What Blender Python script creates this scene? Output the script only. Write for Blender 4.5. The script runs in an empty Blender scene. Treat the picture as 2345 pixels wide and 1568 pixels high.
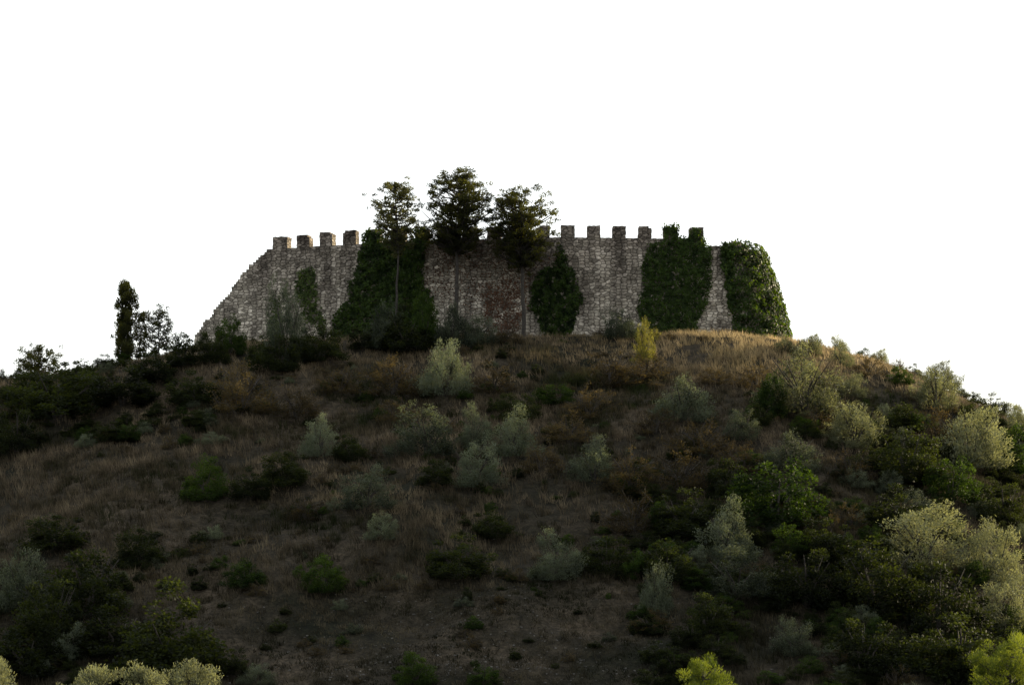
import bpy, math, numpy as np
from mathutils import Vector
sc = bpy.context.scene
sc.view_settings.view_transform = 'Standard'
sc.view_settings.look = 'None'
sc.view_settings.exposure = 0
F = 5400.0; HX = 1172.5; HY = 1500.0      # image-pixel mapping of the telephoto view: focal length, centre column, horizon row

# ------------------------------------------------------------------ helpers
def vn(x, y, s=0.0):
    x = np.asarray(x, float); y = np.asarray(y, float)
    xi = np.floor(x); yi = np.floor(y); fx = x-xi; fy = y-yi
    fx = fx*fx*(3-2*fx); fy = fy*fy*(3-2*fy)
    def h(a, b):
        v = np.sin(a*127.1+b*311.7+s*74.7)*43758.5453
        return v-np.floor(v)
    return (h(xi, yi)*(1-fx)+h(xi+1, yi)*fx)*(1-fy)+(h(xi, yi+1)*(1-fx)+h(xi+1, yi+1)*fx)*fy

def fbm(x, y, s=0.0, o=3):
    t = 0; a = .5
    for i in range(o):
        t = t+a*vn(x*2**i, y*2**i, s+i*3.1); a *= .5
    return t/(1-.5**o)

def norm(v):
    return v/np.maximum(np.linalg.norm(v, axis=-1, keepdims=True), 1e-9)

def mk(name, V, faces, mats, mi=None, uv=None, tint=None, smooth=False, link=True, parent=None):
    me = bpy.data.meshes.new(name)
    V = np.asarray(V, np.float32)
    me.vertices.add(len(V)); me.vertices.foreach_set("co", V.ravel())
    faces = [np.asarray(f, np.int32) for f in faces if len(f)]
    loops = np.concatenate([f.ravel() for f in faces])
    tot = np.concatenate([np.full(len(f), f.shape[1], np.int32) for f in faces])
    st = np.concatenate([[0], np.cumsum(tot)[:-1]]).astype(np.int32)
    me.loops.add(len(loops)); me.loops.foreach_set("vertex_index", loops)
    me.polygons.add(len(tot)); me.polygons.foreach_set("loop_start", st)
    for m in mats: me.materials.append(m)
    if mi is not None: me.polygons.foreach_set("material_index", np.asarray(mi, np.int32))
    me.polygons.foreach_set("use_smooth", np.full(len(tot), smooth))
    if uv is not None:
        l = me.uv_layers.new(name="UVMap")
        l.data.foreach_set("uv", np.asarray(uv, np.float32)[loops].ravel())
    if tint is not None:
        a = me.attributes.new("tint", 'FLOAT', 'POINT')
        a.data.foreach_set("value", np.asarray(tint, np.float32))
    me.update(); me.validate()
    if not link: return me
    ob = bpy.data.objects.new(name, me); sc.collection.objects.link(ob)
    if parent: ob.parent = parent
    return ob

def leafquads(C, D, L, W, rng):
    n = len(C); D = norm(D)
    S = norm(np.cross(D, norm(rng.normal(size=(n, 3)))))
    L = np.asarray(L).reshape(-1, 1)*np.ones((n, 1)); W = np.asarray(W).reshape(-1, 1)*np.ones((n, 1))
    V = np.stack([C-D*L/2, C+S*W/2, C+D*L/2, C-S*W/2], 1).reshape(-1, 3)
    return V, np.arange(4*n).reshape(n, 4)

def tube(P, Rr, k=6):
    P = np.asarray(P, float); n = len(P)
    T = norm(np.gradient(P, axis=0))
    up = np.array([0.31, 0.95, 0.05])
    A = norm(np.cross(T, up)); B = np.cross(T, A)
    a = np.linspace(0, 2*np.pi, k, endpoint=False)
    V = P[:, None]+np.asarray(Rr)[:, None, None]*(np.cos(a)[None, :, None]*A[:, None]+np.sin(a)[None, :, None]*B[:, None])
    V = V.reshape(-1, 3); Fc = []
    for i in range(n-1):
        for j in range(k):
            Fc.append((i*k+j, i*k+(j+1) % k, (i+1)*k+(j+1) % k, (i+1)*k+j))
    return V, np.array(Fc)

class Acc:
    def __init__(s): s.V = []; s.F = []; s.M = []; s.T = []; s.n = 0
    def add(s, V, Fc, m, t=0.5):
        s.V.append(V); s.F.append(Fc+s.n); s.M.append(np.full(len(Fc), m)); s.T.append(np.ones(len(V))*t); s.n += len(V)
    def mesh(s, name, mats, link=False, fit=None):
        V = np.concatenate(s.V)
        if fit:
            r = np.percentile(np.abs(V[:, :2]), 98); V[:, :2] *= fit[0]/2/r
            V[:, 2] *= fit[1]/np.percentile(V[:, 2], 99.3)
        return mk(name, V, [np.concatenate(s.F)], mats, np.concatenate(s.M), tint=np.concatenate(s.T), link=link)

# ------------------------------------------------------------------ materials
def newmat(name):
    m = bpy.data.materials.new(name); m.use_nodes = True
    nt = m.node_tree; nt.nodes.clear()
    return m, nt, nt.nodes.new, nt.links.new

def ramp(N, pts):
    r = N('ShaderNodeValToRGB'); e = r.color_ramp.elements
    while len(e) < len(pts): e.new(.5)
    for i, (p, c) in enumerate(pts):
        e[i].position = p; e[i].color = (*c, 1)
    return r

def foliage(name, dark, light, trans=.35, rough=.65, spec=.12, tcol=None, vary=.5):
    m, nt, N, L = newmat(name)
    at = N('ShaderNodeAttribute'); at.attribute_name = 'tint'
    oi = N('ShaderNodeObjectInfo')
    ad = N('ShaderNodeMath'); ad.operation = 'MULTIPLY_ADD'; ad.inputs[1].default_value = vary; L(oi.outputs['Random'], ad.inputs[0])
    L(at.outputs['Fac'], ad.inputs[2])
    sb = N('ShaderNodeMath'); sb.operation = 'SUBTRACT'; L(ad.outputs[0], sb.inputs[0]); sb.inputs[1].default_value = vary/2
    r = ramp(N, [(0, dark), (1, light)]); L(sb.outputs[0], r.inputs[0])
    p = N('ShaderNodeBsdfPrincipled'); L(r.outputs[0], p.inputs['Base Color'])
    p.inputs['Roughness'].default_value = rough; p.inputs['Specular IOR Level'].default_value = spec
    t = N('ShaderNodeBsdfTranslucent')
    mm = N('ShaderNodeMix'); mm.data_type = 'RGBA'; mm.blend_type = 'MULTIPLY'; mm.inputs[0].default_value = 1
    L(r.outputs[0], mm.inputs[6]); mm.inputs[7].default_value = (*(tcol or (2.4, 2.2, .8)), 1)
    L(mm.outputs[2], t.inputs[0])
    mx = N('ShaderNodeMixShader'); mx.inputs[0].default_value = trans
    L(p.outputs[0], mx.inputs[1]); L(t.outputs[0], mx.inputs[2])
    o = N('ShaderNodeOutputMaterial'); L(mx.outputs[0], o.inputs[0])
    return m

M_OLIVE = foliage('olive_foliage', (.014, .019, .013), (.13, .155, .112), .3, tcol=(2.2, 2.05, 1.1), vary=.6)
M_DARK = foliage('dark_evergreen_foliage', (.003, .005, .002), (.019, .027, .010), .4, tcol=(4, 3.5, 1))
M_GREEN = foliage('green_foliage', (.006, .014, .003), (.034, .062, .012), .4, tcol=(3, 2.6, .8))
M_YEL = foliage('young_pine_foliage', (.07, .075, .02), (.22, .21, .06), .5, tcol=(2.2, 2, .8))
M_BROWN = foliage('bramble_foliage', (.011, .010, .006), (.065, .056, .033), .4, tcol=(3.4, 2.7, 1.2))
M_CONI = foliage('conifer_foliage', (.007, .009, .005), (.045, .05, .02), .4, tcol=(4.5, 4, .9))
M_CON2 = foliage('pale_conifer_foliage', (.022, .027, .016), (.10, .108, .052), .4, tcol=(3, 2.6, .9))
M_IVY = foliage('ivy_leaves', (.005, .012, .002), (.038, .066, .011), .35, rough=.5, vary=.2, tcol=(5, 4.4, .7))
M_IVYL = foliage('ivy_leaves_pale', (.024, .04, .010), (.075, .105, .025), .3, rough=.5, vary=.2)
M_RED = foliage('dry_creeper_leaves', (.045, .024, .016), (.15, .085, .055), .25, tcol=(1.4, 1, .7))
M_PINE = foliage('pine_needles', (.03, .05, .010), (.13, .165, .035), .45, tcol=(2.4, 2.1, .6))
M_FOLV = foliage('sunlit_olive_foliage', (.014, .018, .011), (.175, .19, .125), .36, tcol=(2.5, 2.3, 1.2), vary=.6)  # lit copy of the olive foliage, sunshine put into the colour

m, nt, N, L = newmat('bark'); M_BARK = m
tc = N('ShaderNodeTexCoord'); no = N('ShaderNodeTexNoise'); no.inputs['Scale'].default_value = 6; L(tc.outputs['Object'], no.inputs[0])
r = ramp(N, [(.3, (.015, .012, .010)), (.7, (.055, .047, .038))]); L(no.outputs[0], r.inputs[0])
p = N('ShaderNodeBsdfPrincipled'); L(r.outputs[0], p.inputs['Base Color']); p.inputs['Roughness'].default_value = .9
o = N('ShaderNodeOutputMaterial'); L(p.outputs[0], o.inputs[0])

def noise(N, L, vec, scale, detail=4, rough=.6):
    n = N('ShaderNodeTexNoise'); n.inputs['Scale'].default_value = scale; n.inputs['Detail'].default_value = detail
    n.inputs['Roughness'].default_value = rough; L(vec, n.inputs['Vector']); return n
def mix(N, L, f, a, b, bt='MIX'):
    x = N('ShaderNodeMix'); x.data_type = 'RGBA'; x.blend_type = bt
    if isinstance(f, (int, float)): x.inputs[0].default_value = f
    else: L(f, x.inputs[0])
    for i, c in ((6, a), (7, b)):
        if isinstance(c, tuple): x.inputs[i].default_value = (*c, 1)
        else: L(c, x.inputs[i])
    return x.outputs[2]

# stone
m, nt, N, L = newmat('rubble_stone'); M_STONE = m
uv = N('ShaderNodeUVMap'); uv.uv_map = 'UVMap'
dn = noise(N, L, uv.outputs[0], 1.3, 3)
dv = N('ShaderNodeVectorMath'); dv.operation = 'MULTIPLY_ADD'; L(dn.outputs['Color'], dv.inputs[0]); dv.inputs[1].default_value = (.3, .2, 0); L(uv.outputs[0], dv.inputs[2])
mp = N('ShaderNodeMapping'); mp.inputs['Scale'].default_value = (2.2, 3.9, 1); L(dv.outputs[0], mp.inputs[0])
v1 = N('ShaderNodeTexVoronoi'); v1.voronoi_dimensions = '2D'; v1.inputs['Scale'].default_value = 1; v1.inputs['Randomness'].default_value = .75; L(mp.outputs[0], v1.inputs['Vector'])
v2 = N('ShaderNodeTexVoronoi'); v2.voronoi_dimensions = '2D'; v2.feature = 'DISTANCE_TO_EDGE'; v2.inputs['Scale'].default_value = 1; v2.inputs['Randomness'].default_value = .75; L(mp.outputs[0], v2.inputs['Vector'])
sx = N('ShaderNodeSeparateColor'); L(v1.outputs['Color'], sx.inputs[0])
cr = ramp(N, [(0, (.26, .24, .205)), (.35, (.41, .38, .32)), (.75, (.54, .50, .43)), (1, (.78, .73, .64))]); L(sx.outputs[0], cr.inputs[0])
fn = noise(N, L, uv.outputs[0], 7, 6, .75)
fr = ramp(N, [(.3, (.55, .55, .55)), (.7, (1.3, 1.28, 1.25))]); L(fn.outputs[0], fr.inputs[0])
c1 = mix(N, L, 1.0, cr.outputs[0], fr.outputs[0], 'MULTIPLY')
er = ramp(N, [(.0, (0, 0, 0)), (.13, (1, 1, 1))]); L(v2.outputs[0], er.inputs[0])
c2 = mix(N, L, er.outputs[0], (.11, .096, .08), c1)
ms = N('ShaderNodeMapping'); ms.inputs['Scale'].default_value = (.35, .07, 1); L(uv.outputs[0], ms.inputs[0])
sn = noise(N, L, ms.outputs[0], 2.0, 5, .65)
srp = ramp(N, [(.40, (.46, .44, .43)), (.60, (1.08, 1.06, 1.03))]); L(sn.outputs[0], srp.inputs[0])
c3 = mix(N, L, 1.0, c2, srp.outputs[0], 'MULTIPLY')
ln = noise(N, L, uv.outputs[0], .35, 4)
su = N('ShaderNodeSeparateXYZ'); L(uv.outputs[0], su.inputs[0])
hz = N('ShaderNodeMapRange'); hz.inputs[1].default_value = 29; hz.inputs[2].default_value = 35.5; L(su.outputs[1], hz.inputs[0])
hm = N('ShaderNodeMath'); hm.operation = 'MULTIPLY'; L(hz.outputs[0], hm.inputs[0]); L(ln.outputs[0], hm.inputs[1])
hm2 = N('ShaderNodeMath'); hm2.operation = 'MULTIPLY'; hm2.use_clamp = True; L(hm.outputs[0], hm2.inputs[0]); hm2.inputs[1].default_value = 1.4
c4 = mix(N, L, hm2.outputs[0], c3, mix(N, L, 1.0, c3, (.42, .38, .38), 'MULTIPLY'))
p = N('ShaderNodeBsdfPrincipled'); L(c4, p.inputs['Base Color']); p.inputs['Roughness'].default_value = .92; p.inputs['Specular IOR Level'].default_value = .15
bm_ = N('ShaderNodeMath'); bm_.operation = 'MULTIPLY_ADD'; L(fn.outputs[0], bm_.inputs[0]); bm_.inputs[1].default_value = .4; L(er.outputs[0], bm_.inputs[2])
bp = N('ShaderNodeBump'); bp.inputs['Strength'].default_value = .8; bp.inputs['Distance'].default_value = .08; L(bm_.outputs[0], bp.inputs['Height']); L(bp.outputs[0], p.inputs['Normal'])
o = N('ShaderNodeOutputMaterial'); L(p.outputs[0], o.inputs[0])

# ground
m, nt, N, L = newmat('hillside_soil_and_scrub'); M_GROUND = m
tc = N('ShaderNodeTexCoord'); ob = tc.outputs['Object']
n1 = noise(N, L, ob, .09, 6, .65); n2 = noise(N, L, ob, 1.1, 6, .75); n3 = noise(N, L, ob, 5, 4, .7)
a = ramp(N, [(.35, (.008, .010, .005)), (.5, (.026, .023, .016)), (.68, (.06, .05, .036))]); L(n1.outputs[0], a.inputs[0])
b = ramp(N, [(.3, (.3, .33, .28)), (.7, (1.6, 1.5, 1.45))]); L(n2.outputs[0], b.inputs[0])
c = mix(N, L, 1.0, a.outputs[0], b.outputs[0], 'MULTIPLY')
d = ramp(N, [(.35, (.5, .5, .5)), (.65, (1.4, 1.4, 1.4))]); L(n3.outputs[0], d.inputs[0])
c = mix(N, L, 1.0, c, d.outputs[0], 'MULTIPLY')
p = N('ShaderNodeBsdfPrincipled'); L(c, p.inputs['Base Color']); p.inputs['Roughness'].default_value = .95; p.inputs['Specular IOR Level'].default_value = .1
bp = N('ShaderNodeBump'); bp.inputs['Strength'].default_value = 1; bp.inputs['Distance'].default_value = .25; L(n2.outputs[0], bp.inputs['Height']); L(bp.outputs[0], p.inputs['Normal'])
o = N('ShaderNodeOutputMaterial'); L(p.outputs[0], o.inputs[0])

# grass: dry straw on the crest, sunlight painted into its colour, darker and greener lower down
m, nt, N, L = newmat('dry_grass_blades'); M_GRASS = m
tc = N('ShaderNodeTexCoord'); ob = tc.outputs['Object']
n1 = noise(N, L, ob, .13, 5, .7)
at = N('ShaderNodeAttribute'); at.attribute_name = 'tint'
a = ramp(N, [(.37, (.024, .032, .013)), (.45, (.066, .058, .036)), (.54, (.16, .13, .09)), (.7, (.32, .26, .165))]); L(n1.outputs[0], a.inputs[0])
b = ramp(N, [(0, (.22, .22, .22)), (1, (1.7, 1.65, 1.6))]); L(at.outputs['Fac'], b.inputs[0])
c = mix(N, L, 1.0, a.outputs[0], b.outputs[0], 'MULTIPLY')
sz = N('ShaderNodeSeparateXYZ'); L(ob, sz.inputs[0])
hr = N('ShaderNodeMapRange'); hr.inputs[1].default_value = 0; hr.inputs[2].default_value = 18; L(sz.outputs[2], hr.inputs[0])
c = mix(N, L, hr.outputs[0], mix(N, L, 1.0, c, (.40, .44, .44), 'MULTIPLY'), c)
sunlit_straw = mix(N, L, 1.0, (.46, .36, .20), b.outputs[0], 'MULTIPLY')
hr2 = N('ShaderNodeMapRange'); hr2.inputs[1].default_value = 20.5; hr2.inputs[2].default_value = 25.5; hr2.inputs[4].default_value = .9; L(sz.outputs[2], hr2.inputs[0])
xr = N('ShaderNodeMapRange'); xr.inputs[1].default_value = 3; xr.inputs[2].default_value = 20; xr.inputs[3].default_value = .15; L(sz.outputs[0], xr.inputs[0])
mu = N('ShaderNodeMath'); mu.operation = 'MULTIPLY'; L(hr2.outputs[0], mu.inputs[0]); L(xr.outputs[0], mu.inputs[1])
c = mix(N, L, mu.outputs[0], c, sunlit_straw)
p = N('ShaderNodeBsdfDiffuse'); L(c, p.inputs[0]); t = N('ShaderNodeBsdfTranslucent'); L(c, t.inputs[0])
mx = N('ShaderNodeMixShader'); mx.inputs[0].default_value = .45; L(p.outputs[0], mx.inputs[1]); L(t.outputs[0], mx.inputs[2])
o = N('ShaderNodeOutputMaterial'); L(mx.outputs[0], o.inputs[0])

# ------------------------------------------------------------------ terrain
ZX = [-170, -120, -80, -60, -43.4, -38, -33, -27, -22, -15, -6, 5, 10, 18, 23.6, 26.2, 30.6, 34.4, 38, 43.4, 60, 80, 110, 150]
ZZ = [-12, 3, 14, 19, 22.5, 23.2, 23.9, 25.4, 25.8, 26.1, 26.4, 26.5, 26.6, 26.8, 26.2, 25.5, 24.3, 22.7, 20.9, 18.6, 11, 3, -6, -13]
_gx = np.linspace(-200, 200, 1601); _gz = np.interp(_gx, ZX, ZZ)
k = np.exp(-(np.arange(-8, 9)/4.)**2); k /= k.sum(); _gz = np.convolve(np.pad(_gz, 8, 'edge'), k, 'valid')
def hgt(x, y):
    x = np.asarray(x, float); y = np.asarray(y, float)
    zr = np.interp(x, _gx, _gz)
    d = np.maximum(197-y, 0); e = np.maximum(y-222, 0)
    hill = zr-.48*(np.sqrt(d*d+16)-4)-.36*(np.sqrt(e*e+36)-6)
    val = -15+13.2*np.clip(1-(y-4)/70, 0, 1)**1.5+3*(fbm(x/60, y/60, 5)-.5)
    far = np.clip((np.hypot(x, y)-450)/1500, 0, 1)
    val = val+far*45*(fbm(x/420, y/420, 9)-.35)
    dd = (hill-val)/4
    z = val+4*np.logaddexp(0, dd)
    w = np.clip(d/10, 0, 1)
    z = z+w*(2.0*(fbm(x/11, y/11, 2)-.5)+.9*(fbm(x/3, y/3, 4)-.5))+.25*(fbm(x/1.2, y/1.2, 6)-.5)
    return z
gx = np.concatenate([-70-np.geomspace(1, 2900, 40)[::-1], np.arange(-70, 70.1, .45), 70+np.geomspace(1, 2900, 40)])
gy = np.concatenate([-20-np.geomspace(1, 800, 16)[::-1], np.arange(-20, 120, 3.), np.arange(120, 222, .42), 222+np.geomspace(1, 3500, 45)])
X, Y = np.meshgrid(gx, gy); Z = hgt(X, Y)
nx, ny = len(gx), len(gy); idx = np.arange(nx*ny).reshape(ny, nx)
Fq = np.stack([idx[:-1, :-1], idx[:-1, 1:], idx[1:, 1:], idx[1:, :-1]], -1).reshape(-1, 4)
mk('hill_terrain', np.stack([X, Y, Z], -1).reshape(-1, 3), [Fq], [M_GROUND], smooth=True)

def ground_at(px, py):
    ys = np.arange(100, 200, .2); xs = (px-HX)/F*ys; zs = (HY-py)/F*ys; h = hgt(xs, ys)
    g = np.where(h >= zs)[0]
    i = g[0] if len(g) else int(np.argmin(zs-h+(ys < 150)*50))
    return xs[i], ys[i], h[i]

# ------------------------------------------------------------------ castle wall
def ymain(u):
    Xa = (u-HX)/27.
    return 199+np.where(Xa < 3, .0078, .004)*(Xa-3)**2
WU = [400, 600, 660, 830, 1000, 1280, 1500, 1612, 1616, 1650, 1653, 1690, 1694, 1740, 1780, 1850, 1950]
WP = [575, 572, 568, 558, 550, 543, 546, 549, 562, 563, 556, 557, 565, 568, 574, 590, 640]
def zw(u):
    return (HY-np.interp(u, WU, WP))/F*np.where(u < 1680, ymain(u), 201)
def surf(u, z):
    u = np.asarray(u, float); z = np.asarray(z, float)
    ym = ymain(np.minimum(u, 1680)); xm = (np.minimum(u, 1680)-HX)/F*ym
    th = np.clip((u-1680)/100, 0, 1)*np.pi/2
    f = np.clip((z-26.5)/8, 0, 1.1)
    r = 5.2-2.3*f**1.6*np.sin(th)
    back = np.maximum(u-1780, 0)/8
    x = np.where(u <= 1680, xm, 18.8+r*np.sin(th)); y = np.where(u <= 1680, ym, 205.2-r*np.cos(th)+back)
    return x, y
def surfn(u, z):
    x0, y0 = surf(u-.5, z); x1, y1 = surf(u+.5, z)
    t = norm(np.stack([x1-x0, y1-y0], -1)); return t, np.stack([t[..., 1], -t[..., 0]], -1)

MER = [(625, 657), (679, 708), (732, 761), (785, 815), (839, 870), (895, 927), (950, 981), (1005, 1036), (1060, 1091), (1115, 1147),
       (1172, 1204), (1228, 1259), (1285, 1316), (1345, 1375), (1404, 1433), (1463, 1492), (1521, 1552), (1580, 1611)]
edges = sorted([e for m_ in MER for e in m_])
us = [u for u in np.arange(445, 1901, 5.) if all(abs(u-e) > 2.4 for e in edges)]
us = np.array(sorted(us+edges))
NV = 62; NM = 7; zb = 22.0; rng = np.random.RandomState(3)
rows = NV+NM
ZW = zw(us)
zz = np.zeros((rows+1, len(us)))
for j in range(rows+1):
    zz[j] = zb+(ZW-zb)*j/NV if j <= NV else ZW+(j-NV)*.17
uc = (us[1:]+us[:-1])/2; inc = np.zeros((rows, len(uc)), bool)
RU = [440, 445, 470, 490, 515, 540, 560, 585, 605, 612]; RP = [790, 768, 737, 712, 682, 648, 622, 597, 580, 574]
for c_, u in enumerate(uc):
    top = NV
    if u < 612:
        zt = (HY-np.interp(u, RU, RP))/F*ymain(u)+rng.uniform(-.08, .08)
    else: zt = 1e9
    if u > 1616: top = NV-rng.choice([0, 0, 1, 1, 2])
    zc = (zz[:-1, c_]+zz[1:, c_]+zz[:-1, c_+1]+zz[1:, c_+1])/4
    inc[:top, c_] = zc[:top] < zt
for a_, b_ in MER:
    ms_ = np.where((uc > a_) & (uc < b_))[0]; hh = rng.choice([6, 6, 7])
    inc[NV:NV+hh, ms_] = True
    if rng.rand() < .45: inc[NV+hh-1, rng.choice([ms_[0], ms_[-1]])] = False
UU = np.repeat(us[None], rows+1, 0)
x_, y_ = surf(UU, zz); tt, nn = surfn(UU, zz)
jit = lambda s: (rng.rand(*UU.shape)-.5)*s
off = jit(.10)+.16*(vn(UU/14, zz*1.3, 3)-.5)
tj = jit(.06); zj = jit(.05)
x0, y0 = surf(us, np.full(len(us), 30.)); arc = np.concatenate([[0], np.cumsum(np.hypot(np.diff(x0), np.diff(y0)))])
def sheet(o):
    return np.stack([x_+nn[..., 0]*(o+off)+tt[..., 0]*tj, y_+nn[..., 1]*(o+off)+tt[..., 1]*tj, zz+zj], -1).reshape(-1, 3)
Vf = sheet(0); Vb = sheet(-.9); nP = len(Vf); W_ = len(us)
uvs = np.stack([np.repeat(arc[None], rows+1, 0), zz], -1).reshape(-1, 2); uvb = uvs+np.array([.95, 0])
Fs = []
I = lambda j, c_: j*W_+c_
for j in range(rows):
    for c_ in range(W_-1):
        if not inc[j, c_]: continue
        a0, b0, c0, d0 = I(j, c_), I(j, c_+1), I(j+1, c_+1), I(j+1, c_)
        Fs.append((a0, b0, c0, d0)); Fs.append((b0+nP, a0+nP, d0+nP, c0+nP))
        if c_ == 0 or not inc[j, c_-1]: Fs.append((a0+nP, a0, d0, d0+nP))
        if c_ == W_-2 or not inc[j, c_+1]: Fs.append((b0, b0+nP, c0+nP, c0))
        if j == rows-1 or not inc[j+1, c_]: Fs.append((d0, c0, c0+nP, d0+nP))
mk('castle_wall', np.concatenate([Vf, Vb]), [np.array(Fs)], [M_STONE], uv=np.concatenate([uvs, uvb]))

# ------------------------------------------------------------------ ivy
def inpoly(px, py, P):
    P = np.array(P, float); r_ = np.zeros(len(px), bool); j = len(P)-1
    for i in range(len(P)):
        c_ = ((P[i, 1] > py) != (P[j, 1] > py)) & (px < (P[j, 0]-P[i, 0])*(py-P[i, 1])/(P[j, 1]-P[i, 1]+1e-9)+P[i, 0])
        r_ ^= c_; j = i
    return r_
def ivy(name, P, mat, dens=150, seed=1, size=.2, thick=.35, rag=14, keep=1.0, fuzz=2.5):
    g = np.random.RandomState(seed); P = np.array(P, float)
    lo = P.min(0)-15-fuzz; hi = P.max(0)+15+fuzz
    n = int((hi[0]-lo[0])*(hi[1]-lo[1])/730*dens)
    u = g.uniform(lo[0], hi[0], n); v = g.uniform(lo[1], hi[1], n)
    du = (fbm(u/16, v/16, seed)-.5)*2*rag+g.normal(size=n)*fuzz; dv = (fbm(u/16, v/16, seed+20)-.5)*2*rag+g.normal(size=n)*fuzz*1.2
    ok = inpoly(u+du, v+dv, P) & (g.rand(n) < keep*(.55+.45*(fbm(u/9, v/9, seed+3) > .35)))
    u = u[ok]; v = v[ok]; n = len(u)
    yy = np.where(u < 1680, ymain(u), 201.); z = (HY-v)/F*yy
    x, y = surf(u, z); t, nr = surfn(u, z)
    lump = fbm(u/10, v/10, seed+7)
    o = .08+thick*lump*g.uniform(.3, 1.1, n)
    C = np.stack([x+nr[:, 0]*o, y+nr[:, 1]*o, z+g.normal(size=n)*.05], -1)
    D = np.stack([t[:, 0]*g.normal(size=n)*.7+nr[:, 0]*.35, t[:, 1]*g.normal(size=n)*.7+nr[:, 1]*.35, -g.uniform(.2, 1.2, n)], -1)
    S = g.uniform(.7, 1.3, n)*size
    D = norm(D); nn3 = norm(np.stack([nr[:, 0], nr[:, 1], np.full(n, .25)], -1)+g.normal(size=(n, 3))*.4)
    Sd = norm(np.cross(D, nn3)); S1 = S[:, None]
    V = np.stack([C-D*S1/2, C+Sd*S1*.45, C+D*S1*.6, C-Sd*S1*.45], 1).reshape(-1, 3)
    tint = np.repeat(np.clip((lump*1.5-.3)*g.uniform(.5, 1.4, n), 0, 1), 4)
    return mk(name, V, [np.arange(4*n).reshape(n, 4)], [mat], tint=tint)
ivy('ivy', [(690, 622), (712, 610), (725, 630), (728, 680), (718, 735), (705, 742), (690, 700), (676, 640)], M_IVYL, 130, 2, rag=10)
ivy('ivy', [(838, 528), (872, 528), (880, 547), (948, 548), (950, 523), (982, 523), (975, 560), (966, 640), (990, 680), (996, 740), (985, 800), (765, 800), (762, 730), (800, 680), (822, 600), (833, 560)], M_IVY, 190, 3, .2, .45)
ivy('ivy', [(1283, 560), (1298, 600), (1315, 620), (1331, 690), (1326, 710), (1302, 768), (1250, 775), (1225, 730), (1213, 690), (1222, 640), (1255, 612), (1275, 590)], M_IVY, 190, 4, .19, .4, 9)
ivy('ivy', [(1519, 514), (1552, 514), (1554, 545), (1576, 545), (1579, 526), (1595, 522), (1610, 545), (1629, 570), (1629, 620), (1622, 690), (1600, 730), (1590, 765), (1500, 768), (1465, 735), (1459, 700), (1475, 660), (1471, 610), (1485, 565), (1520, 547)], M_IVY, 210, 5, .16, .28, 4)
ivy('ivy', [(1650, 556), (1694, 558), (1720, 562), (1760, 566), (1900, 580), (1900, 790), (1690, 790), (1680, 755), (1668, 690), (1655, 620)], M_IVY, 220, 6, .22, .6, 6)
ivy('ivy', [(722, 715), (735, 705), (748, 740), (740, 770), (725, 760)], M_IVYL, 90, 8, rag=8)
ivy('ivy', [(625, 690), (640, 680), (650, 760), (640, 800), (620, 800)], M_IVYL, 80, 11, rag=10)
ivy('dry_creeper', [(1112, 650), (1150, 660), (1165, 640), (1205, 645), (1190, 700), (1198, 730), (1170, 775), (1135, 775), (1125, 740), (1105, 700)], M_RED, 75, 9, .15, .12, 26, fuzz=9)
ivy('dry_creeper', [(968, 555), (1250, 550), (1255, 600), (1215, 680), (1190, 740), (1100, 720), (1050, 690), (985, 670)], M_RED, 38, 10, .13, .08, 26, .8, fuzz=12)

# ------------------------------------------------------------------ trees
def tree(name, seed, H, crown, nlimb, cr, nleaf, mat, tr=.16, leaf=(.2, .08), up=.2, flat=.55, lean=0., inner=.25, vj=.3, rise=.3):
    g = np.random.RandomState(seed); A = Acc()
    cz = [c_[0]*H for c_ in crown]; crr = [c_[1] for c_ in crown]
    zs = np.linspace(-.6, H*.96, 14); wob = np.cumsum(g.normal(size=(14, 2))*.06, 0)
    P = np.stack([wob[:, 0]+lean*(zs/H), wob[:, 1], zs], -1)
    V, Fc = tube(P, np.interp(zs, [-.6, 0, H], [tr*1.5, tr, .03]), 8); A.add(V, Fc, 0)
    for i in range(nlimb):
        z = cz[0]+(cz[-1]-cz[0])*((i+g.rand())/nlimb); az = g.rand()*6.28
        rad = np.interp(z, cz, crr)*g.uniform(.6, 1.06)*(.9+.2*vn(az*1.2, z/1.1, seed))
        zt = z-(rise+.3*g.rand())*rad
        b = np.array([np.interp(zt, zs, P[:, 0]), np.interp(zt, zs, P[:, 1]), zt])
        tip = b+np.array([math.cos(az)*rad, math.sin(az)*rad, (z-zt)+g.normal()*.12])
        ts = np.linspace(0, 1, 5)[:, None]
        Lp = b+(tip-b)*ts+np.array([0, 0, 1])*(-.12*rad*np.sin(ts*np.pi))+g.normal(size=(5, 3))*.03
        V, Fc = tube(Lp, np.linspace(max(.025, .035*rad), .01, 5), 4); A.add(V, Fc, 0)
        for q in range(max(1, int(rad*1.6))+1):
            t_ = g.uniform(inner, 1.02)
            c_ = b+(tip-b)*t_+g.normal(size=3)*np.array([.22, .22, vj])*min(rad, 1.5)
            cc = cr*g.uniform(.5, 1.3); n = int(nleaf*g.uniform(.6, 1.3)*(cc/cr)**2)
            q_ = norm(g.normal(size=(n, 3)))*g.rand(n, 1)**.45*cc*np.array([1, 1, flat])
            C = c_+q_; D = norm(q_)*.8+g.normal(size=(n, 3))*.6+np.array([0, 0, up])
            V, Fc = leafquads(C, D, leaf[0]*g.uniform(.6, 1.3, n), leaf[1], g)
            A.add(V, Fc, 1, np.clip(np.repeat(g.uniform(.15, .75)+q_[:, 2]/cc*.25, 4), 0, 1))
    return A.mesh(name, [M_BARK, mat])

def put(name, me, loc, s=(1, 1, 1), rz=0., parent=None):
    ob = bpy.data.objects.new(name, me); ob.location = loc; ob.scale = s; ob.rotation_euler = (0, 0, rz)
    sc.collection.objects.link(ob)
    if parent: ob.parent = parent
    return ob

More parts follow.
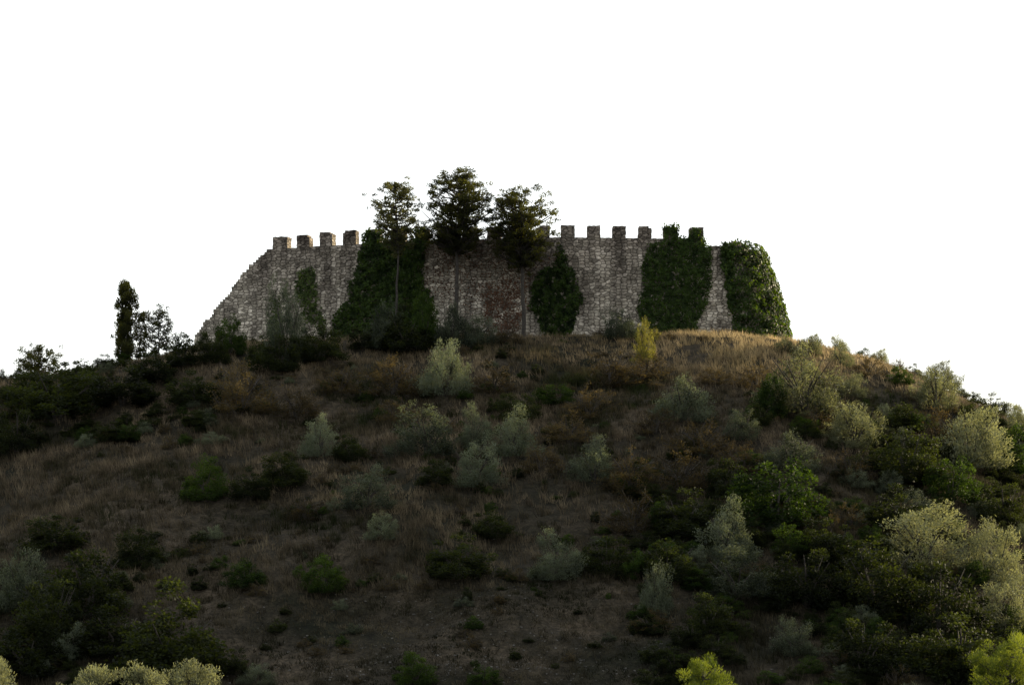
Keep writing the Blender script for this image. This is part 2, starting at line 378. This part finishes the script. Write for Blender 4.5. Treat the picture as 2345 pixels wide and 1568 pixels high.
def tall(name, px, y, top, gen):
    x = (px-HX)/F*y; z0 = float(hgt(x, y)); H = (HY-top)/F*y-z0
    return put(name, gen(H), (x, y, z0))
tall('conifer_tree', 905, 196.4, 416, lambda H: tree('conifer_tree', 21, H, [(.58, 1.), (.66, 1.9), (.78, 2.3), (.88, 2.2), (.96, 1.6), (1., 1.)], 92, .36, 50, M_CON2, .13, up=.1, flat=.5, vj=.2))
tall('conifer_tree', 1043, 196.2, 388, lambda H: tree('conifer_tree', 22, H, [(.52, .8), (.59, 2.5), (.66, 3.4), (.76, 3.4), (.87, 2.7), (.95, 1.8), (1., .8)], 165, .37, 50, M_CONI, .22, up=.1, flat=.55, vj=.2))
tall('conifer_tree', 1199, 196.0, 434, lambda H: tree('conifer_tree', 23, H, [(.50, .8), (.58, 2.2), (.68, 2.9), (.80, 3.2), (.91, 2.9), (.97, 2.2), (1., 1.3)], 150, .37, 52, M_CONI, .2, up=.1, flat=.55, vj=.2))
tall('columnar_cypress_tree', 285, 197, 648, lambda H: tree('columnar_cypress_tree', 24, H, [(.03, .45), (.2, .75), (.5, .9), (.8, .8), (.93, .6), (1., .3)], 85, .32, 110, M_CONI, .12, up=1.4, flat=1.5, inner=.2))
tall('young_tree', 325, 197.5, 715, lambda H: tree('young_tree', 25, H, [(.1, .8), (.4, .9), (.75, .9), (1., .5)], 36, .3, 50, M_CONI, .06, flat=.9))
tall('young_tree', 364, 198, 706, lambda H: tree('young_tree', 26, H, [(.2, 1.1), (.5, 1.4), (.8, 1.3), (1., .8)], 50, .28, 36, M_CONI, .06, flat=.9))
tall('young_tree', 82, 197, 795, lambda H: tree('young_tree', 27, H, [(.1, 1.6), (.5, 2.1), (.8, 1.8), (1., 1.1)], 50, .32, 50, M_CONI, .08, flat=.9))

def olive_top(seed): return lambda H: tree('olive_tree', seed, H, [(.6, 1.), (.75, 2.2), (.88, 1.8), (.96, 1.2), (1., .5)], 75, .4, 110, M_FOLV, .2, leaf=(.15, .04), up=.9, flat=.9)
def pine_top(seed): return lambda H: tree('pine_tree', seed, H, [(.6, 1.2), (.75, 2.4), (.88, 2.2), (.96, 1.4), (1., .6)], 90, .36, 150, M_PINE, .2, leaf=(.17, .03), up=1.0, flat=.9)
tall('olive_tree', -5, 112, 1512, olive_top(31)); tall('olive_tree', 200, 112, 1536, olive_top(32))
tall('olive_tree', 355, 114, 1532, olive_top(33)); tall('olive_tree', 445, 112, 1526, olive_top(34))
tall('pine_tree', 1625, 112, 1520, pine_top(35)); tall('pine_tree', 2340, 110, 1470, pine_top(36))

# ------------------------------------------------------------------ shrubs (modelled 3 m wide, 3 m high)
def shrub(name, seed, style, mat, nl=4200, leaf=(.15, .06)):
    g = np.random.RandomState(seed); A = Acc(); H = 3.; Wd = 3.
    for i in range(7):
        az = g.rand()*6.28; l = g.uniform(.2, .36)
        P = np.array([[0, 0, -.3], [math.cos(az)*l*.3*Wd, math.sin(az)*l*.3*Wd, H*.3], [math.cos(az)*l*Wd, math.sin(az)*l*Wd, H*g.uniform(.5, .7)]])
        V, Fc = tube(P, [.05, .035, .012], 4); A.add(V, Fc, 0)
    nc = {'olive': 130, 'round': 105, 'twig': 85}[style]
    sh = g.uniform(-.25, .25, 2)
    for i in range(nc):
        d = norm(g.normal(size=3)); d[2] = abs(d[2])
        if g.rand() < .35: d[2] *= .3; d = norm(d)
        az = math.atan2(d[1], d[0])
        rr = .55+.75*vn(az*1.6+9, d[2]*2.6, seed)
        rr *= g.uniform(.55, 1.) if g.rand() < .4 else g.uniform(.88, 1.04)
        c_ = np.array([d[0]*1.25+sh[0]*d[2], d[1]*1.25+sh[1]*d[2], d[2]*2.3])*rr; c_[2] = max(c_[2]+.1, .1)
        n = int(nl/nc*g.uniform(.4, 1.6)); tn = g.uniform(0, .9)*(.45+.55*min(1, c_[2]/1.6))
        if style == 'olive':
            dr = norm(np.array([c_[0]*.5, c_[1]*.5, .8])+g.normal(size=3)*.3); ln_ = g.uniform(.3, .65)
            t_ = g.rand(n, 1)
            C = c_+dr*(t_-.6)*ln_+g.normal(size=(n, 3))*.15*(1.15-.6*t_)
            D = dr+g.normal(size=(n, 3))*.55
        elif style == 'round':
            cc = g.uniform(.2, .42); q_ = norm(g.normal(size=(n, 3)))*g.rand(n, 1)**.4*cc*np.array([1, 1, .85])
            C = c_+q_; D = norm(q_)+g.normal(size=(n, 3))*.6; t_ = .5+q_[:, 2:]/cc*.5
        else:
            dr = norm(np.array([c_[0]*.8, c_[1]*.8, .7])+g.normal(size=3)*.4); ln_ = g.uniform(.5, 1.1); t_ = g.rand(n, 1)
            C = c_+dr*(t_-.5)*ln_+np.array([0, 0, -.25])*t_**2+g.normal(size=(n, 3))*.09; D = dr+g.normal(size=(n, 3))*.8
            V, Fc = tube(np.array([c_-dr*ln_*.6, c_, c_+dr*ln_*.6]), [.015, .012, .006], 3); A.add(V, Fc, 0)
        C[:, 2] = np.abs(C[:, 2])
        V, Fc = leafquads(C, D, leaf[0]*g.uniform(.6, 1.3, n), leaf[1], g)
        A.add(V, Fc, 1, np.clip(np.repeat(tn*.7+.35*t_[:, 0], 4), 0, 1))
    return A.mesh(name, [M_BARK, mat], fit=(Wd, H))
SH = {
 'o': [shrub('olive_shrub', 40+i, 'olive', M_OLIVE, nl=8500, leaf=(.13, .035)) for i in range(5)],
 's': [shrub('olive_shrub', 90+i, 'olive', M_FOLV, nl=9500, leaf=(.13, .035)) for i in range(4)],
 'd': [shrub('evergreen_shrub', 50+i, 'round', M_DARK, nl=8000, leaf=(.11, .07)) for i in range(4)],
 'g': [shrub('green_shrub', 60+i, 'round', M_GREEN, nl=8000, leaf=(.11, .07)) for i in range(3)],
 'b': [shrub('bramble_shrub', 70+i, 'twig', M_BROWN, nl=5500, leaf=(.11, .04)) for i in range(3)],
 'y': [shrub('young_pine', 80+i, 'olive', M_YEL, nl=3200, leaf=(.16, .05)) for i in range(2)],
}
NM_ = {'o': 'olive_shrub', 's': 'olive_shrub', 'd': 'evergreen_shrub', 'g': 'green_shrub', 'b': 'bramble_shrub', 'y': 'young_pine'}
LIST = [
(245,836,55,38,'d'),(415,838,110,72,'d'),(480,832,90,70,'d'),(525,812,72,84,'g'),(655,838,95,190,'o'),(735,828,110,84,'d'),(640,850,130,80,'d'),(600,830,80,60,'d'),(690,820,70,95,'o'),
(880,800,90,110,'o'),(930,808,120,110,'d'),(975,795,70,120,'g'),(1040,795,85,100,'o'),(1095,790,90,70,'o'),(1160,785,80,40,'b'),(830,800,90,50,'d'),
(1422,776,84,70,'o'),(1474,836,66,70,'y'),(1476,834,38,106,'y'),(1500,780,36,30,'y'),(1795,808,50,42,'s'),(1850,815,70,50,'s'),(1925,840,60,50,'s'),(1990,860,80,52,'b'),
(2060,880,60,42,'g'),(2145,940,120,90,'s'),(2250,980,100,70,'d'),(2325,1020,100,85,'s'),(1840,948,190,148,'s'),(1765,955,80,100,'g'),(1950,908,70,56,'s'),
(1565,965,130,105,'o'),(1020,905,115,125,'o'),(900,905,120,90,'b'),(130,960,190,115,'d'),(280,930,140,100,'d'),(440,925,110,75,'d'),(560,945,160,115,'b'),
(350,870,110,60,'d'),(190,895,110,70,'d'),(60,925,120,75,'d'),(40,1040,120,100,'d'),(270,1010,75,52,'d'),(730,1045,95,98,'o'),(980,1045,150,115,'o'),
(1085,1025,80,105,'o'),(1180,1045,125,115,'o'),(910,965,95,52,'b'),(1270,925,110,45,'g'),(1400,890,150,85,'b'),(1090,1115,108,105,'o'),(1360,1100,118,105,'o'),
(800,1055,80,60,'d'),(650,1115,110,80,'d'),(470,1145,95,98,'g'),(570,1145,85,72,'d'),(840,1165,140,100,'o'),(880,1235,80,60,'o'),(1500,995,100,60,'b'),
(1810,1085,130,95,'o'),(1960,1025,130,98,'s'),(2220,1070,165,135,'s'),(1780,1205,210,145,'g'),(1950,1105,110,75,'b'),(2080,1105,160,120,'d'),(2315,1085,90,110,'g'),
(1670,1285,140,145,'o'),(1690,1365,190,115,'o'),(1500,1405,85,115,'o'),(1270,1325,110,115,'o'),(1040,1325,150,100,'d'),(1390,1320,130,90,'d'),
(2120,1300,185,145,'s'),(2285,1335,130,145,'s'),(2295,1440,120,120,'s'),(2000,1400,200,160,'d'),(2150,1460,220,170,'d'),(1850,1390,170,130,'d'),(1820,1500,110,85,'o'),
(2200,1560,230,150,'d'),(1980,1540,190,120,'d'),(320,1300,115,90,'d'),(560,1345,90,62,'g'),(740,1355,105,84,'g'),(130,1260,150,80,'d'),(50,1400,150,140,'o'),
(200,1410,230,150,'d'),(390,1565,235,230,'d'),(170,1510,80,85,'o'),(60,1550,170,140,'d'),(120,1480,200,150,'d'),(270,1500,180,140,'d'),(950,1565,90,75,'g'),(1110,1568,70,42,'g'),(530,1545,90,60,'d'),(590,1568,90,50,'o'),
(1450,1130,160,90,'b'),(1560,1120,150,90,'b'),(1600,1040,140,80,'b'),(1450,1220,140,90,'b'),(1560,1230,150,110,'d'),(1900,1300,150,110,'d'),(2050,1210,150,100,'d'),
(2300,1210,140,100,'d'),(2150,1010,110,80,'b'),(2060,985,100,60,'d'),(1700,1010,90,70,'o'),(2180,1150,130,100,'g'),(2320,1560,120,120,'d'),(1620,1450,140,90,'d'),
(1730,890,90,60,'b'),(1640,880,80,40,'b'),(1130,900,110,70,'b'),(780,900,100,60,'b'),(680,960,110,70,'b'),(1300,1010,120,70,'b'),(1880,990,100,60,'b'),
(1480,870,120,60,'b'),(1350,960,110,70,'b'),(1180,960,100,60,'d'),(1240,1080,110,80,'b'),(1000,1110,90,60,'d'),(1530,1330,120,90,'d'),(1660,1140,120,90,'d'),(1700,1080,110,70,'b'),(1130,1230,100,60,'d'),(700,1190,90,50,'b'),
]
g = np.random.RandomState(11)
def plant(px, py, w, h, t, parent=None, name=None):
    x, y, z = ground_at(px, py); s = y/F/3.
    me = SH[t][g.randint(len(SH[t]))]; ws = w*s*1.0; hs = h*s*1.0
    return put(name or NM_[t], me, (x, y, z-.12), (ws*g.uniform(.95, 1.1), ws*g.uniform(.9, 1.1), hs), g.rand()*6.28, parent)
for a_ in LIST: plant(*a_)
for x, s, t in [(25.6,.5,'s'),(27.3,.6,'s'),(29.3,.45,'g'),(30.8,.65,'s'),(32.2,.5,'b'),(33.6,.5,'d'),(35.2,.9,'s'),(36.8,.85,'o'),(38.6,.65,'d'),(40.2,.8,'d'),(42,.85,'s'),(44.2,.9,'d'),(46.5,1.,'o'),(49,1.,'d')]:
    y = 197+g.uniform(-2, 2); put(NM_[t], SH[t][g.randint(len(SH[t]))], (x, y, float(hgt(x, y))-.1), (s, s, s*.85), g.rand()*6.28)

ug = bpy.data.objects.new('undergrowth', None); sc.collection.objects.link(ug)
cnt = 0
while cnt < 2700:
    x = g.uniform(-64, 64); y = g.uniform(124, 200); zt = hgt(x, y)
    px = x/y*F+HX; py = HY-zt/y*F
    right = px > 1450 and py > 950+max(0, 1700-px)*.5
    left = (px < 500 and py < 1030) or (px < 470 and py > 1300)
    dense = .5+.9*right+.8*left
    if 480 < px < 1480 and py > 1330: dense = .2
    if 60 < px < 450 and 1020 < py < 1230: dense = .12
    if 1150 < px < 1700 and py < 860: dense = .12
    if px > 1600 and py < 900: dense = .12
    if g.rand() > dense*(.2+1.2*(fbm(x/7, y/7, 12) > .5)): continue
    t = g.choice(list('ddddbogd')) if (right or left) else g.choice(list('dbbbdogd'))
    s = g.uniform(.12, .36)*(1.8 if right else 1.35 if left else 1.)
    me = SH[t][g.randint(len(SH[t]))]
    put('scrub', me, (x, y, float(zt)-.08), (s*g.uniform(.9, 1.5), s*g.uniform(.9, 1.5), s*g.uniform(.5, 1.)), g.rand()*6.28, ug); cnt += 1

# ------------------------------------------------------------------ grass
n = 62000; g = np.random.RandomState(5)
tx = g.uniform(-62, 62, n); ty = 126+78*g.rand(n)
ok = g.rand(n) < np.clip(fbm(tx/5, ty/5, 8)*1.6-.1, .2, 1)
tx = tx[ok]; ty = ty[ok]; n = len(tx); K = 13
hh = (.3+.7*fbm(tx/7, ty/7, 14)**1.5)*g.uniform(.6, 1.3, n)
hh *= np.where((ty < 146) & (np.abs(tx+6) < 15), .45, 1)
hh *= np.where(ty > 194, .75, 1)
bx = np.repeat(tx, K)+g.normal(size=n*K)*.16; by = np.repeat(ty, K)+g.normal(size=n*K)*.16
bz = hgt(bx, by)-.03; bh = np.repeat(hh, K)*g.uniform(.5, 1.2, n*K); az = g.rand(n*K)*6.28; w_ = .026
B = np.stack([bx, by, bz], -1); sd = np.stack([np.cos(az), np.sin(az), 0*az], -1)*w_
tip = B+np.stack([g.normal(size=n*K)*.3*bh-.1*bh, g.normal(size=n*K)*.3*bh, bh], -1)
V = np.stack([B-sd, B+sd, tip], 1).reshape(-1, 3)
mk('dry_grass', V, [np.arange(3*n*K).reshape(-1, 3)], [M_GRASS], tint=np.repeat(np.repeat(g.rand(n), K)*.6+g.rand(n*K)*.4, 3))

g = np.random.RandomState(15); A = Acc()
cube = np.array([[-1, -1, -1], [1, -1, -1], [1, 1, -1], [-1, 1, -1], [-1, -1, 1], [1, -1, 1], [1, 1, 1], [-1, 1, 1]])*.5
cf = np.array([[0, 3, 2, 1], [4, 5, 6, 7], [0, 1, 5, 4], [1, 2, 6, 5], [2, 3, 7, 6], [3, 0, 4, 7]])
for i in range(2600):
    x = g.normal()*8-3; y = 128+abs(g.normal())*9; s = .035+.1*g.rand()**3
    V = (cube*g.uniform(.5, 1.1, (8, 1)))*s*np.array([1.4, 1.1, .6]); a0 = g.rand()*6.28
    V = np.stack([V[:, 0]*math.cos(a0)-V[:, 1]*math.sin(a0), V[:, 0]*math.sin(a0)+V[:, 1]*math.cos(a0), V[:, 2]], -1)+np.array([x, y, float(hgt(x, y))+s*.05])
    A.add(V, cf, 0)
m, nt, N, L = newmat('limestone_rubble')
p = N('ShaderNodeBsdfPrincipled'); tc = N('ShaderNodeTexCoord'); no = noise(N, L, tc.outputs['Object'], 3)
r = ramp(N, [(.35, (.035, .034, .03)), (.7, (.20, .19, .175))]); L(no.outputs[0], r.inputs[0]); L(r.outputs[0], p.inputs['Base Color']); p.inputs['Roughness'].default_value = .9
o = N('ShaderNodeOutputMaterial'); L(p.outputs[0], o.inputs[0])
A.mesh('loose_stones', [m], link=True)

# ------------------------------------------------------------------ light & sky
S = Vector((.83, .50, .225)).normalized()
el = math.asin(S.z); rot = math.atan2(S.x, S.y)
sun = bpy.data.lights.new('sun', 'SUN'); sun.energy = 8; sun.angle = math.radians(.5); sun.color = (1, .85, .55)
so = bpy.data.objects.new('sun', sun); so.rotation_euler = S.to_track_quat('Z', 'Y').to_euler(); so.location = (150, 200, 90); sc.collection.objects.link(so)
w = bpy.data.worlds.new('World'); sc.world = w; w.use_nodes = True; nt = w.node_tree; nt.nodes.clear(); N = nt.nodes.new; L = nt.links.new
sk = N('ShaderNodeTexSky'); sk.sky_type = 'NISHITA'; sk.sun_disc = False; sk.sun_elevation = el; sk.sun_rotation = rot; sk.dust_density = 2
b1 = N('ShaderNodeBackground'); b1.inputs[1].default_value = .1; L(sk.outputs[0], b1.inputs[0])
tc = N('ShaderNodeTexCoord'); dp = N('ShaderNodeVectorMath'); dp.operation = 'DOT_PRODUCT'; L(tc.outputs['Generated'], dp.inputs[0]); dp.inputs[1].default_value = (.25, .96, .1)
mr = N('ShaderNodeMapRange'); mr.interpolation_type = 'SMOOTHSTEP'; mr.inputs[1].default_value = -.5; mr.inputs[2].default_value = .75; mr.inputs[3].default_value = .74; mr.inputs[4].default_value = 1.1; L(dp.outputs['Value'], mr.inputs[0])
b2 = N('ShaderNodeBackground'); b2.inputs[0].default_value = (1, .985, .95, 1); L(mr.outputs[0], b2.inputs[1])
ad = N('ShaderNodeAddShader'); L(b1.outputs[0], ad.inputs[0]); L(b2.outputs[0], ad.inputs[1])
o = N('ShaderNodeOutputWorld'); L(ad.outputs[0], o.inputs[0])

# ------------------------------------------------------------------ camera
cam = bpy.data.cameras.new('camera'); co = bpy.data.objects.new('camera', cam); sc.collection.objects.link(co)
cam.sensor_width = 36; cam.lens = 36*F/2345; cam.shift_y = (HY-784)/2345; cam.clip_end = 8000; cam.clip_start = .5
co.location = (0, 0, 0); co.rotation_euler = (math.pi/2, 0, 0); sc.camera = co
